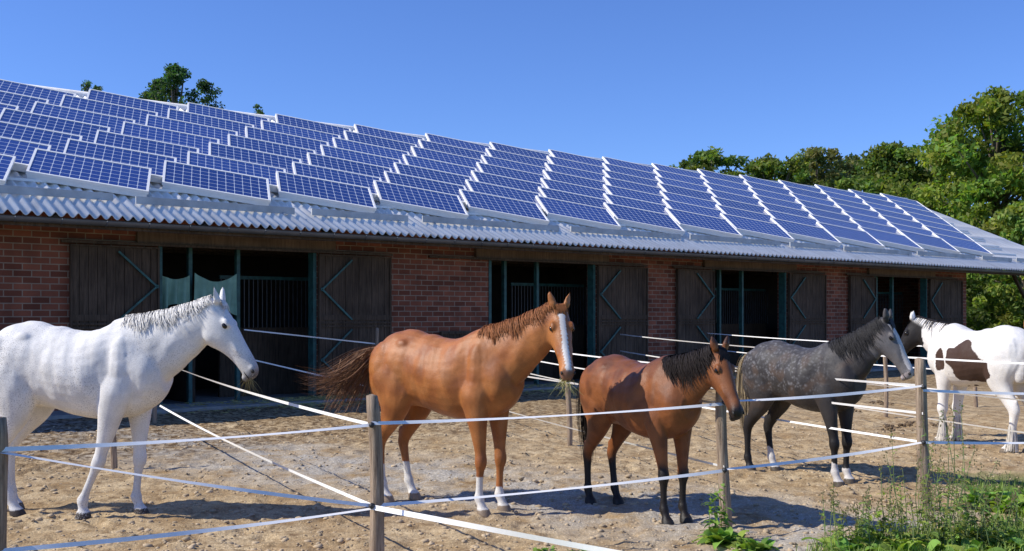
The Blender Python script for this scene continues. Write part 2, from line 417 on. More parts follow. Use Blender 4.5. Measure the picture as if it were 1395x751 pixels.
for row in range(0,9):
    for k in range(-14,25):
        p=np.array([4.3,1.62])+A0*k+B0*row
        if p[1]+PW*math.sin(AL)<.5 or p[1]+PD*math.cos(AL)>8.9 or p[0]<-9.0 or p[0]+PW>39.0+.55*row: continue
        X=E1*math.cos(AL)+E2*math.sin(AL); Y=-E1*math.sin(AL)+E2*math.cos(AL)
        t=tl+random.uniform(-.012,.012); Y2=Y*math.cos(t)+E3*math.sin(t); Z2=X.cross(Y2)
        o=bpy.data.objects.new('solar_panel',me); S.collection.objects.link(o); o.parent=st
        M4=Matrix((X,Y2,Z2)).transposed().to_4x4(); M4.translation=onroof(p[0],p[1],.19); o.matrix_local=M4
mb=MB()
for row in range(0,9):
    for d in (.15,.75):
        y=1.62+B0[1]*row-.2+d
        if y<8.6: mb.beam(onroof(RU0+.5,y,.055),onroof(39.5+.4*row,y,.055),.05,.045)
mb.build('mounting_rails',alw,st)

# ------------------------------------------------------------ horses
def catmull(A,sub):
    A=np.asarray(A,float); n=len(A); out=[]
    for i in range(n-1):
        p0=A[max(i-1,0)];p1=A[i];p2=A[i+1];p3=A[min(i+2,n-1)]
        for k in range(sub):
            t=k/sub; out.append(.5*((2*p1)+(-p0+p2)*t+(2*p0-5*p1+4*p2-p3)*t*t+(-p0+3*p1-3*p2+p3)*t**3))
    out.append(A[-1]); return np.array(out)
class HB:
    def __init__(s): s.v=[]; s.f=[]
    def loft(s,secs,n=20,sub=4):
        A=catmull([np.concatenate([c,U,W,[ru,rw]]) for c,U,W,ru,rw in secs],sub); o=len(s.v)
        for a in A:
            c=a[0:3];U=a[3:6]/np.linalg.norm(a[3:6]);W=a[6:9]/np.linalg.norm(a[6:9])
            for k in range(n):
                th=2*math.pi*k/n; s.v.append(c+U*a[9]*math.cos(th)+W*a[10]*math.sin(th))
        r=len(A)
        for i in range(r-1):
            for k in range(n):
                k2=(k+1)%n; s.f.append((o+i*n+k,o+i*n+k2,o+(i+1)*n+k2,o+(i+1)*n+k))
        s.f.append(tuple(o+k for k in range(n))[::-1]); s.f.append(tuple(o+(r-1)*n+k for k in range(n)))
    def ball(s,c,r,R=None):
        c=np.array(c,float); n=14;m_=9; o=len(s.v); R=np.eye(3) if R is None else R
        for j in range(1,m_):
            ph=math.pi*j/m_
            for k in range(n):
                th=2*math.pi*k/n; s.v.append(c+R@np.array([r[0]*math.sin(ph)*math.cos(th),r[1]*math.sin(ph)*math.sin(th),r[2]*math.cos(ph)]))
        for j in range(m_-2):
            for k in range(n):
                k2=(k+1)%n; s.f.append((o+j*n+k,o+(j+1)*n+k,o+(j+1)*n+k2,o+j*n+k2))
        s.f.append(tuple(o+k for k in range(n))); s.f.append(tuple(o+(m_-2)*n+k for k in range(n))[::-1])
FRONT=[(.47,1.25,.17,.085,.12),(.46,1.05,.155,.10,.15),(.475,.90,.115,.088,.15),(.505,.72,.078,.064,.14),(.525,.55,.052,.046,.13),(.535,.48,.055,.051,.13),(.535,.43,.052,.048,.13),(.533,.385,.036,.036,.13),(.53,.30,.031,.03,.13),(.53,.2,.034,.032,.13),(.53,.155,.048,.041,.13),(.552,.105,.036,.036,.13),(.57,.075,.042,.041,.13),(.578,.062,.056,.051,.13),(.597,0,.07,.064,.13)]
HIND=[(-.50,1.32,.24,.13,.12),(-.50,1.12,.25,.15,.14),(-.47,.97,.20,.125,.15),(-.50,.83,.14,.092,.15),(-.575,.70,.085,.067,.14),(-.655,.59,.065,.050,.135),(-.685,.52,.057,.046,.13),(-.678,.44,.042,.038,.13),(-.665,.32,.035,.033,.13),(-.655,.22,.038,.035,.13),(-.65,.17,.050,.042,.13),(-.625,.11,.037,.037,.13),(-.605,.078,.043,.042,.13),(-.597,.064,.056,.051,.13),(-.58,0,.07,.064,.13)]
def hx(yaw,pitch):
    a,p=math.radians(yaw),math.radians(pitch)
    d=np.array([math.cos(a)*math.cos(p),math.sin(a)*math.cos(p),math.sin(p)])
    lat=np.array([-math.sin(a),math.cos(a),0]); up=np.cross(d,lat); return d,lat,up
hair=coatmat('horse_hair',.6,.2,20,.0,spec=.2)
eyem=simple('horse_eye',(.012,.008,.006),.08,.1,5,0)
nosem=simple('nostril_dark',(.02,.016,.014),.6,.1,5,0)
haym=simple('hay',(.42,.36,.13),.9,.3,20,0)
def strands(name,paths,cols,width,parent,mat=hair):
    VV=[];FF=[];CC=[];o=0
    for P,c,wd in zip(paths,cols,width):
        n=len(P)
        for i,(p,wv) in enumerate(P):
            q=wd*(1-.75*(i/(n-1))**1.5)
            VV.append(p-wv*q/2); VV.append(p+wv*q/2); CC+= [c,c]
        for i in range(n-1): FF.append((o+2*i,o+2*i+1,o+2*i+3,o+2*i+2))
        o+=2*n
    return npmesh(name,np.array(VV),np.array(FF),mat,parent,True,np.array(CC))
def horse(name,fx,fy,heading,s,neck=(32,0),necklen=.78,head=(-55,0),fl=(0,0),fr_=(0,0),hl=(0,0),hr=(0,0),mat=None,colf=None,mane=(.02,.02,.02),tailc=None,mside=1,manelen=.2,manen=420,tail=None,fat=1.0,feather=None,tailr=.06,legf=1.0,hay=False,headk=1.0,neckf=1.0,tailn=420,bone=1.0):
    E=empty(name,(fx-s*.56*math.cos(math.radians(heading)),fy-s*.56*math.sin(math.radians(heading)),-.006),math.radians(heading)); E.scale=(s,s,s)
    H=HB(); X=np.array([1.,0,0]);Y=np.array([0,1.,0]);Z=np.array([0,0,1.])
    T=[(-.83,1.30,1.12,.06),(-.79,1.38,1.02,.14),(-.70,1.48,.94,.215),(-.56,1.555,.90,.262),(-.40,1.575,.885,.265),(-.2,1.54,.87,.255),(.02,1.505,.815,.285),(.22,1.52,.79,.28),(.38,1.585,.80,.235),(.50,1.59,.82,.215),(.62,1.52,.86,.205),(.73,1.40,.93,.175),(.80,1.27,1.02,.10)]
    H.loft([(np.array([x,0,(a+b_)/2-(fat-1)*.06]),Y,Z,w_*fat,(a-b_)/2+(fat-1)*.08) for x,a,b_,w_ in T],28,4)
    for sg in (1,-1):
        H.ball((.48,sg*.145,1.20),(.13,.09*fat,.27)); H.ball((.64,sg*.1,1.12),(.14,.095,.17)); H.ball((.42,sg*.165,1.03),(.11,.065*fat,.12))
        H.ball((-.58,sg*.145,1.24),(.20,.125*fat,.24)); H.ball((-.71,sg*.09,1.10),(.12,.1,.24)); H.ball((-.36,sg*.17,1.04),(.11,.08,.14)); H.ball((-.36,sg*.17,1.44),(.07,.05,.06))
        for kind,pts in (('f',FRONT),('h',HIND)):
            dx,dy={('f',1):fl,('f',-1):fr_,('h',1):hl,('h',-1):hr}[(kind,sg)]
            P=[]
            for i,(x,z,rx,ry,y) in enumerate(pts):
                wv=max(0,min(1,(1.05-z)/1.05)); k_=legf if z<.6 else 1+(legf-1)*.5
                P.append((np.array([x+dx*wv,sg*(y+dy*wv),z]),rx*k_,ry*k_))
            secs=[]
            for i,(c,rx,ry) in enumerate(P):
                t=P[min(i+1,len(P)-1)][0]-P[max(i-1,0)][0]; t/=np.linalg.norm(t)
                if i>=len(P)-3: t=np.array([0,0,-1.])
                U=np.cross(t,Y); U/=np.linalg.norm(U); W=np.cross(t,U); secs.append((c,U,W,rx,ry))
            H.loft(secs,18,4)
            if kind=='h':
                H.ball(P[5][0]+np.array([-.055,0,.03]),(.03,.028,.055))
    np_,ny_=neck; c=np.array([.48,0,1.27]); NS=[(0,.32,.175),(.2,.285,.15),(.4,.24,.122),(.6,.20,.10),(.8,.165,.088),(1.0,.13,.08)]
    sec=[];last=0
    for t,h,w_ in NS:
        yw=ny_*t; pt=np_*(.85+.25*t)
        d,lat,up=hx(yw,pt)
        c=c+d*(t-last)*necklen; last=t; sec.append((c,lat,up,w_*neckf,h*(1+(neckf-1)*(1-t)),t))
    H.loft([(c,lat,up,w_,h) for c,lat,up,w_,h,t in sec],24,5)
    poll=sec[-1][0]+sec[-1][2]*.05
    a,lt,fu=hx(head[1],head[0]); hp=poll; K=headk
    HS=[(-.07,-.06,.06,.05),(-.02,-.06,.10,.075),(.06,-.082,.135,.095),(.14,-.095,.15,.103),(.22,-.09,.14,.098),(.30,-.072,.112,.082),(.38,-.062,.09,.066),(.46,-.058,.078,.057),(.53,-.058,.073,.056),(.58,-.062,.068,.058),(.62,-.07,.052,.048),(.64,-.075,.028,.028)]
    H.loft([(hp+(a*p+fu*q)*K,lt,fu,w_*K,h*K) for p,q,h,w_ in HS],22,4)
    R=np.stack([a,lt,fu],-1)
    for sg in (1,-1):
        H.ball(hp+(a*.17+lt*sg*.064+fu*-.13)*K,(.085,.037,.085),R)
        H.ball(hp+(a*.172+lt*sg*.080+fu*.016)*K,(.045,.024,.024),R)
        H.ball(hp+(a*.33+lt*sg*.062+fu*-.045)*K,(.11,.017,.016),R)
        H.ball(hp+(a*.575+lt*sg*.044+fu*-.035)*K,(.03,.02,.028),R)
        e=-a*.80+fu*.45+lt*sg*.28; e/=np.linalg.norm(e); sd_=np.cross(e,a); sd_/=np.linalg.norm(sd_); fw=np.cross(sd_,e)
        b0=hp+(a*.0+fu*.035+lt*sg*.05)*K
        H.loft([(b0,sd_,fw,.026,.026),(b0+e*.04,sd_,fw,.036,.026),(b0+e*.075,sd_,fw,.034,.020),(b0+e*.115,sd_,fw,.018,.013),(b0+e*.14,sd_,fw,.006,.006)],12,3)
    H.ball(hp+(a*.60+fu*-.135)*K,(.035,.035,.022),R)
    me=bpy.data.meshes.new(name+'_raw'); me.from_pydata([tuple(v) for v in H.v],[],H.f)
    tmp=bpy.data.objects.new('tmp',me); S.collection.objects.link(tmp)
    r=tmp.modifiers.new('r','REMESH'); r.mode='VOXEL'; r.voxel_size=.0115; r.use_smooth_shade=True
    q=tmp.modifiers.new('s','SMOOTH'); q.factor=.5; q.iterations=6
    dg=bpy.context.evaluated_depsgraph_get(); dg.update()
    bm=bpy.data.meshes.new_from_object(tmp.evaluated_get(dg)); bpy.data.objects.remove(tmp); bpy.data.meshes.remove(me)
    bm.name='body'; nV=len(bm.vertices); P=np.zeros(nV*3,dtype=np.float32); bm.vertices.foreach_get('co',P); P=P.reshape(-1,3)
    NV=np.zeros(nV*3,dtype=np.float32); bm.vertices.foreach_get('normal',NV); NV=NV.reshape(-1,3)
    rel=(P-hp)/K; ha=rel@a; hl_=rel@lt; hf=rel@fu
    nzv=np.array([noise.noise((p[0]*7,p[1]*7,p[2]*7)) for p in P])
    ishead=(ha>-.03)&(np.abs(hl_)<.14)&(hf<.12)&(hf>-.27)&(ha<.7)
    amp=np.clip((P[:,2]-.75)/.3,.12,1)*np.where(ha>-.08,np.where(ishead,.2,1),1)
    dd=np.array([noise.noise((p[0]*5,p[1]*5,p[2]*3.6+4))*.013+noise.noise((p[0]*11+3,p[1]*9,p[2]*6))*.007+(noise.noise((p[0]*22+p[2]*4,p[1]*3,p[2]*2.2))*.003 if (-.3<p[0]<.3) else 0)+noise.noise((p[0]*30,p[1]*30,p[2]*24))*.0012 for p in P])
    P2=P+NV*(dd*amp)[:,None]*bone; bm.vertices.foreach_set('co',P2.astype(np.float32).ravel()); bm.update()
    col,dap=colf(P,ha,hl_,hf,ishead,nzv)
    bm.materials.clear(); bm.materials.append(mat); setcol(bm,'coat',col); setcol(bm,'dap',np.repeat(dap[:,None],3,1))
    bm.polygons.foreach_set('use_smooth',[True]*len(bm.polygons))
    o=bpy.data.objects.new('body',bm); S.collection.objects.link(o); o.parent=E
    HE=HB(); HN=HB()
    for sg in (1,-1):
        HE.ball(hp+(a*.185+lt*sg*.092+fu*-.005)*K,(.025,.016,.020),R)
        HN.ball(hp+(a*.597+lt*sg*.055+fu*-.035)*K,(.018,.009,.014),R)
        HN.ball(hp+(a*.59+lt*sg*.043+fu*-.098)*K,(.04,.012,.004),R)
    for nm_,h_,mt in (('eyes',HE,eyem),('nostrils_and_mouth',HN,nosem)):
        mb=MB(); mb.add(h_.v,h_.f); mb.build(nm_,mt,E,True)
    secA=catmull([np.concatenate([c,lat,up,[w_,h]]) for c,lat,up,w_,h,t in sec],6)
    paths=[];cols=[];wid=[]
    mane=np.array(mane)
    for i in range(manen):
        t=random.random()**.9*(len(secA)-1.01)
        k=int(t); f=t-k; A=secA[k]*(1-f)+secA[k+1]*f; tt=t/(len(secA)-1)
        if tt<.14: continue
        c=A[0:3];lat=A[3:6];up=A[6:9];w_=A[9];h=A[10]; dirn=np.cross(lat,up)
        side=mside if random.random()<.94 else -mside
        ln=manelen*random.uniform(.55,1.2)*(.6+.4*math.sin(math.pi*min(1,tt)))*(1+.25*math.sin(tt*25))
        lay=random.uniform(.002,.028); dr=random.gauss(-.12,.16)+.12*math.sin(tt*31); P_=[]; ph=random.random()*6
        for j in range(8):
            q=j/7; d_=q*ln-.02*math.sin(min(1,q*2)*math.pi)
            hh=h-d_; x_=max(0,1-(hh/h)**2) if hh>0 else 1
            latd=w_*math.sqrt(x_)+lay*(1 if q>0 else 0)+.004*math.sin(q*9+ph)
            tw=lat*random.uniform(-.15,.15)
            P_.append((c+up*(hh+.012*(1-q))+lat*side*latd+dirn*(dr*max(0,d_)+.005*math.sin(q*6+ph)),dirn+tw))
        paths.append(P_); cols.append(mane*random.uniform(.7,1.25)); wid.append(random.uniform(.005,.011))
    for i in range(int(manen*.12)):
        l0=random.uniform(-.03,.03); ln=random.uniform(.08,.17)*(manelen/.2)**.5; P_=[]; b0=random.uniform(-.05,.05)
        for j in range(6):
            q=j/5; ap=-.03+q*ln; P_.append((hp+(a*ap+lt*(l0+b0*q)+fu*(.055+.022*math.sin(math.pi*min(1,q*1.1))-.02*q*ln/.15))*K,lt+fu*.2))
        paths.append(P_); cols.append(mane*random.uniform(.75,1.2)); wid.append(.009)
    strands('mane',paths,cols,wid,E)
    tail=tail or [(-.80,0,1.40),(-.87,0,1.36),(-.92,0,1.2),(-.93,0,.95),(-.92,0,.7),(-.90,0,.45)]
    TA=catmull(tail,6); tc=np.array(tailc if tailc is not None else mane); paths=[];cols=[];wid=[]
    H2=HB(); H2.loft([(TA[i],Y,np.cross(TA[i+1]-TA[i],Y)/np.linalg.norm(TA[i+1]-TA[i]),.045*(1-i/22),.045*(1-i/22)) for i in range(0,14)],10,1)
    mb=MB(); mb.add(H2.v,H2.f); tb=mb.build('tail_dock',hair,E,True); setcol(tb.data,'coat',np.repeat((tc*.8)[None],len(tb.data.vertices),0))
    for i in range(tailn):
        st_=random.uniform(0,.5)*random.random()**.7; en=random.uniform(.66,1.06); off=np.array([random.gauss(0,1),random.gauss(0,1),random.gauss(0,.5)])*tailr*.55; P_=[]
        wv=np.array([random.gauss(0,1),random.gauss(0,1),.3]); wv/=np.linalg.norm(wv); ph=random.random()*6; drop=random.random()**1.3*.42 if tailr>.1 else 0
        if tailr>.1 and drop>.15: en=random.uniform(.35,.7)
        for j in range(9):
            q=st_+(en-st_)*j/8; t=min(q,1)*(len(TA)-1); k=min(int(t),len(TA)-2); f=t-k; p=TA[k]*(1-f)+TA[k+1]*f
            if q>1: p=p+(TA[-1]-TA[-2])*(q-1)*len(TA)
            P_.append((p+off*(.3+.9*math.sin(min(1,q)*2.6))+np.array([0,0,-drop*(j/8)**1.3])+wv*.010*math.sin(q*8+ph),wv))
        paths.append(P_); cols.append(tc*random.uniform(.6,1.35)); wid.append(random.uniform(.005,.011))
    strands('tail',paths,cols,wid,E)
    if feather is not None:
        paths=[];cols=[];wid=[]
        for pts,sgd in ((FRONT,{1:fl,-1:fr_}),(HIND,{1:hl,-1:hr})):
            for sg in (1,-1):
                dx,dy=sgd[sg]
                for i in range(120):
                    th=random.uniform(0,6.28); z0=random.uniform(.12,.36); wv=(1.05-z0)/1.05
                    x0=(.53 if pts is FRONT else -.66)+dx*wv; y0=sg*(.13+dy*wv); P_=[]
                    for j in range(5):
                        q=j/4; z=z0-q*z0*.85; r_=.045+.05*q*(1-z0); P_.append((np.array([x0+math.cos(th)*r_+.04*q*(.2 if z<.1 else 0),y0+math.sin(th)*r_,z]),np.array([-math.sin(th),math.cos(th),0])))
                    paths.append(P_); cols.append(np.array(feather)*random.uniform(.75,1.1)); wid.append(.016)
        strands('leg_feathers',paths,cols,wid,E)
    if hay:
        paths=[];cols=[];wid=[]
        mo=hp+(a*.60+fu*-.10)*K
        for i in range(34):
            d_=np.array([random.gauss(0,.5),random.gauss(0,.8),-random.uniform(.3,1.2)]); d_/=np.linalg.norm(d_); ln=random.uniform(.06,.2)
            paths.append([(mo+lt*random.uniform(-.03,.03)+d_*ln*q/3+np.array([0,0,-.03*(q/3)**2]),lt) for q in range(4)]); cols.append((.3,.27,.1)); wid.append(.006)
        strands('hay_wisps',paths,cols,wid,E,haym)
    return E
def sm(x,a,b_): t=np.clip((x-a)/(b_-a),0,1); return (t*t*(3-2*t))
def lerp(c,d,t): return c*(1-t[:,None])+np.array(d)[None]*t[:,None]
def base(P,c): return np.repeat(np.array(c,float)[None],len(P),0)
HOOF=(.06,.048,.04)
def c_white(P,ha,hl,hf,ih,n):
    c=base(P,(.82,.795,.755)); z=P[:,2]
    c=lerp(c,(.6,.58,.55),sm(n,.0,.5)*.3*(1-ih))
    c=lerp(c,(.45,.44,.43),sm(ha,.40,.58)*ih*.8); c=lerp(c,(.12,.11,.11),sm(ha,.555,.64)*ih)
    c=lerp(c,(.55,.53,.50),sm(.62-z+n*.15,0,.25)*.35)
    c=lerp(c,HOOF,(z<.062)*1.); return c,np.zeros(len(P))
def c_chest(P,ha,hl,hf,ih,n):
    c=base(P,(.46,.165,.045)); z=P[:,2]; x=P[:,0]
    c=lerp(c,(.27,.08,.024),sm(n,-.1,.5)*.55); c=lerp(c,(.52,.22,.075),sm(-n,0,.4)*.35)
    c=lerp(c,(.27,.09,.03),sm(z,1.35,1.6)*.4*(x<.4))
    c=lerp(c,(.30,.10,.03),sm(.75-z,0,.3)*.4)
    bz=(np.abs(hl+n*.008)<(.026+.014*sm(-ha,-.15,-.02)))&(hf>-.045)&(ha>.05)&(ha<.60)&ih
    c=lerp(c,(.78,.74,.70),bz*1.)
    c=lerp(c,(.22,.12,.09),(ih&(ha>.59))*.8)
    hind=(x<-.3)
    c=lerp(c,(.78,.74,.68),(hind&(z<.34+n*.06))*1.); c=lerp(c,(.78,.74,.68),((x>0)&(z<.20+.12*(P[:,1]<0)+n*.05))*1.)
    c=lerp(c,(.30,.22,.15),(z<.062)*1.); return c,np.zeros(len(P))
def c_bay(P,ha,hl,hf,ih,n):
    c=base(P,(.29,.10,.032)); z=P[:,2]
    c=lerp(c,(.14,.045,.018),sm(n,-.1,.5)*.6)
    c=lerp(c,(.11,.04,.018),sm(z,1.35,1.62)*.6*(1-ih))
    c=lerp(c,(.018,.014,.012),sm(.62-z+n*.1,0,.16))
    c=lerp(c,(.03,.02,.016),sm(ha,.48,.58)*ih); c=lerp(c,(.04,.02,.014),((ha<-.05)&(hf>.08))*.8)
    c=lerp(c,(.03,.026,.022),(z<.062)*1.); return c,np.zeros(len(P))
def c_grey(P,ha,hl,hf,ih,n):
    c=base(P,(.05,.045,.044)); z=P[:,2]
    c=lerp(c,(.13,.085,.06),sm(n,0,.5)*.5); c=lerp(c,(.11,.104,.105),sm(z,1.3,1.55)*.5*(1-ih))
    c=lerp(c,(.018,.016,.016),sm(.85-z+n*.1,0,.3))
    c=lerp(c,(.26,.24,.235),ih*sm(ha,.02,.2)*.6); bz=(np.abs(hl)<.05)&(hf>-.05)&(ha>.04)&ih
    c=lerp(c,(.62,.58,.55),bz*1.); c=lerp(c,(.5,.42,.4),(ih&(ha>.57))*.8)
    c=lerp(c,(.70,.66,.62),((z<.26+n*.05)&(P[:,1]*np.sign(P[:,0])<.0))*1.); c=lerp(c,(.66,.62,.58),((z<.17)&(P[:,0]>0))*1.)
    c=lerp(c,(.10,.08,.06),(z<.062)*1.)
    return c,sm(z,.9,1.1)*(1-ih)*sm(-P[:,0],-.7,-.2)*.8
def c_pinto(P,ha,hl,hf,ih,n):
    c=base(P,(.86,.82,.76)); z=P[:,2]; x=P[:,0]
    def el(cx,cz,rx,rz_,k=1): return ((x-cx)/rx)**2+((z-cz)/rz_)**2+n*.9<1
    patch=el(.0,1.10,.26,.27)|el(.42,1.12,.09,.14)|(el(-.28,1.0,.16,.16))
    c=lerp(c,(.075,.042,.03),patch*1.); c=lerp(c,(.02,.017,.016),sm(ha,-.04,.02)*ih)
    c=lerp(c,(.66,.60,.5),sm(.5-z,0,.3)*.4); c=lerp(c,(.2,.16,.12),(z<.06)*1.); return c,np.zeros(len(P))
mw=coatmat('white_coat',.65,.14,6,.1,speck=(.40,.38,.36,1)); mch=coatmat('chestnut_coat',.44,.32,4,.15,spec=.35); mby=coatmat('bay_coat',.44,.32,5,.15,spec=.32)
mg=coatmat('slate_coat',.5,.25,6,.15,dapple=(.24,.235,.24,1)); mpn=coatmat('pinto_coat',.6,.12,6,.12)
def gp(px,py): z=HC*F/(py-HY); return (px-697)/F*z,z
x,y=gp(190,706)
horse('white_horse',x,y,-12,1.05,neck=(27,4),necklen=.85,head=(-55,6),fl=(-.10,.0),fr_=(-.46,0),hl=(-.08,0),hr=(.14,0),mat=mw,colf=c_white,mane=(.78,.75,.70),manelen=.12,manen=700,mside=-1,tailc=(.6,.58,.52),hay=True,headk=1.0,neckf=1.1)
x,y=gp(674,700)
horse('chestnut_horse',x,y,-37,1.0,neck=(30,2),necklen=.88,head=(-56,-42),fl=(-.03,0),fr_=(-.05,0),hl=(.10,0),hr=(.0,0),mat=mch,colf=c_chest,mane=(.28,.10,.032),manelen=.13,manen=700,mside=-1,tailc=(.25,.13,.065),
  tail=[(-.78,0,1.39),(-.90,-.04,1.36),(-.99,-.14,1.26),(-1.04,-.29,1.17),(-1.08,-.46,1.15),(-1.12,-.64,1.21)],tailr=.12,hay=True,headk=.97,tailn=700,neckf=1.04)
x,y=gp(919,713)
horse('bay_horse',x,y,-60,.86,neck=(27,8),necklen=.74,head=(-58,-4),fl=(-.02,0),fr_=(.03,0),hl=(.06,0),hr=(-.08,0),mat=mby,colf=c_bay,mane=(.022,.016,.014),manelen=.28,manen=1100,mside=-1,fat=1.1,legf=1.05,tailc=(.02,.015,.013))
x,y=gp(1147,660)
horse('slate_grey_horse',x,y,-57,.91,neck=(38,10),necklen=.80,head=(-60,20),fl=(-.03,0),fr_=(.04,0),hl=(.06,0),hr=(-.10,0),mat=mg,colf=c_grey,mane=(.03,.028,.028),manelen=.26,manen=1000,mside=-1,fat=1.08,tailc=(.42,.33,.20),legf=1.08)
x,y=gp(1292,602)
horse('pinto_horse',x,y,110,1.0,neck=(26,20),necklen=.70,head=(-60,40),fl=(0,0),fr_=(.02,0),hl=(.04,0),hr=(-.06,0),mat=mpn,colf=c_pinto,mane=(.05,.04,.035),manelen=.16,manen=800,mside=-1,fat=1.2,legf=1.3,tailc=(.62,.5,.32),feather=(.78,.72,.62),tailr=.09)
horse('brown_horse',8.2,15.3,195,.92,neck=(24,0),necklen=.78,head=(-60,0),mat=mch,colf=c_chest,mane=(.24,.09,.03),manelen=.12,manen=200,mside=1)

# ------------------------------------------------------------ fence
fence=empty('electric_fence')
m,nt,b=newmat('weathered_post_wood',.9,.2); c=objco(nt)
mp=N(nt,'ShaderNodeMapping'); mp.inputs['Scale'].default_value=(22,22,1.6); L(nt,c,mp.inputs[0]); f=nz(nt,2,6,mp.outputs[0],.7)
L(nt,ramp(nt,f,.3,.68,(.12,.08,.055,1),(.50,.38,.27,1)),b.inputs['Base Color']); bump(nt,b,f,.8,.02)
postm=m
tapem=simple('white_fence_tape',(.90,.88,.84),.6,.04,30,0)
insm=simple('black_insulator',(.03,.03,.03),.5,.1,10,0)
def post(x,y,h,r,lx=0,ly=0,nm='fence_post'):
    mb=MB(); n=14; K=12
    vs=[];fs=[]
    for j in range(K+1):
        t=j/K; z=-.1+(h+.1)*t
        for k in range(n):
            th=2*math.pi*k/n; rr=r*(1+.16*noise.noise((math.cos(th)*1.3+x,math.sin(th)*1.3,z*1.6))+.06*noise.noise((math.cos(th)*5,math.sin(th)*5+x,z*9)))*(1.04-.1*t)
            if j==K: rr*=.86
            vs.append((lx*t+.016*math.sin(t*4+x)+rr*math.cos(th),ly*t+rr*math.sin(th),z))
    for j in range(K):
        for k in range(n): k2=(k+1)%n; fs.append((j*n+k,j*n+k2,(j+1)*n+k2,(j+1)*n+k))
    o=len(vs); vs.append((lx,ly,h+.012))
    for k in range(n): fs.append((K*n+k,K*n+(k+1)%n,o))
    mb.add(vs,fs)
    ob=mb.build(nm,postm,fence,True); ob.location=(x,y,0); return ob
PP=[(-2.70,5.4,1.16,.055,-.03),(-.90,6.9,1.16,.048,-.045),(1.70,8.18,1.19,.046,-.02),(3.64,8.95,1.32,.050,-.09),(5.9,9.6,1.3,.05,0)]
for x,y,h,r,lx in PP: post(x,y,h,r,lx)
for x,y,h in ((-4.4,11.3,.95),(.74,13.4,1.05),(-5.6,16.0,1.2),(-2.7,20.4,1.45),(6.2,17.0,1.1),(8.6,19.0,1.2)): post(x,y,h,.035,nm='back_fence_post')
def tape(p0,p1,w_=.022,sag=.02,n=22,mbx=None,tw=None):
    p0=Vector(p0);p1=Vector(p1); d=(p1-p0); sdv=d.cross(Vector((0,0,1))).normalized(); vs=[];fs=[]; ph=random.random()*6
    if tw is None: tw=random.uniform(-.3,.3)
    for i in range(n+1):
        t=i/n; p=p0+d*t-Vector((0,0,sag*4*t*(1-t))); a=tw+.4*math.sin(ph+t*5)
        u_=Vector((0,0,1))*math.cos(a)+sdv*math.sin(a); vs.append(p-u_*w_/2); vs.append(p+u_*w_/2)
    for i in range(n): fs.append((2*i,2*i+1,2*i+3,2*i+2))
    mbx.add(vs,fs)
T=MB(); I=MB()
p=[Vector((q[0]+q[4]*.8,q[1]-q[3]-.01,0)) for q in PP]
def at(i,h): return p[i]+Vector((0,0,h))
near=[(0,1.0,1,.97),(0,1.0,1,.43),(0,.47,1,.41),(1,.98,2,1.0),(1,.43,2,.47),(2,1.02,3,1.09),(2,.48,3,.60),(3,1.05,4,.98),(3,.6,4,.55)]
for i,h0,j,h1 in near: tape(at(i,h0),at(j,h1),.026,.02,22,T,-.85)
tape(at(1,.42),Vector((.62,5.42,.43)),.034,.0,20,T); tape(Vector((.62,5.42,.43)),Vector((2.2,3.9,.45)),.034,.0,10,T)
tape(at(1,.97),Vector((-4.85,14.5,1.0)),.024,.04,26,T); tape(at(1,.43),Vector((-4.85,14.1,.46)),.024,.04,26,T)
tape(Vector((-4.85,14.5,1.0)),Vector((-5.9,16.9,1.1)),.022,.0,6,T)
for h0,h1 in ((1.0,1.02),(.5,.55)):
    tape(at(2,h0),Vector((-2.55,20.6,h1)),.021,.06,30,T)
for h0,h1 in ((1.09,1.12),(.85,.9),(.6,.62)):
    tape(at(3,h0),Vector((-.4,22.4,h1)),.021,.07,30,T)
for h0,h1 in ((1.2,1.25),(.8,.85),(.45,.5)):
    tape(at(4,h0),Vector((2.6,24.6,h1)),.021,.07,30,T); tape(Vector((8.9,13.2,h0)),Vector((5.0,26.2,h1)),.021,.07,30,T)
tape(Vector((-2.6,20.5,1.12)),Vector((-5.1,19.5,1.43)),.025,.0,8,T); tape(Vector((-2.9,20.3,.3)),Vector((-4.9,19.4,.86)),.025,.0,8,T)
T.build('fence_tapes',tapem,fence,True)
for i,h in ((1,.97),(1,.43),(2,1.01),(2,.475),(3,1.08),(3,.6),(0,1.0),(0,.47)):
    q=at(i,h); I.tube([q+Vector((0,.03,0)),q+Vector((0,-.02,0)),q+Vector((.0,-.035,.0))],[.016,.02,.012],8)
I.build('insulators',insm,fence,True)
wf=empty('metal_railing'); mb=MB()
railm=simple('galvanised_rail',(.5,.5,.5),.5,.2,4,0,.3)
for i in range(8):
    x=11.6+i*1.5; y=26-i*.35; mb.tube([(x,y,0),(x,y,1.25)],[.04,.04],8)
for h in (.45,.85,1.25): mb.tube([(11.6,26,h),(22.1,23.55,h)],[.03,.03],8)
mb.build('rails',railm,wf)

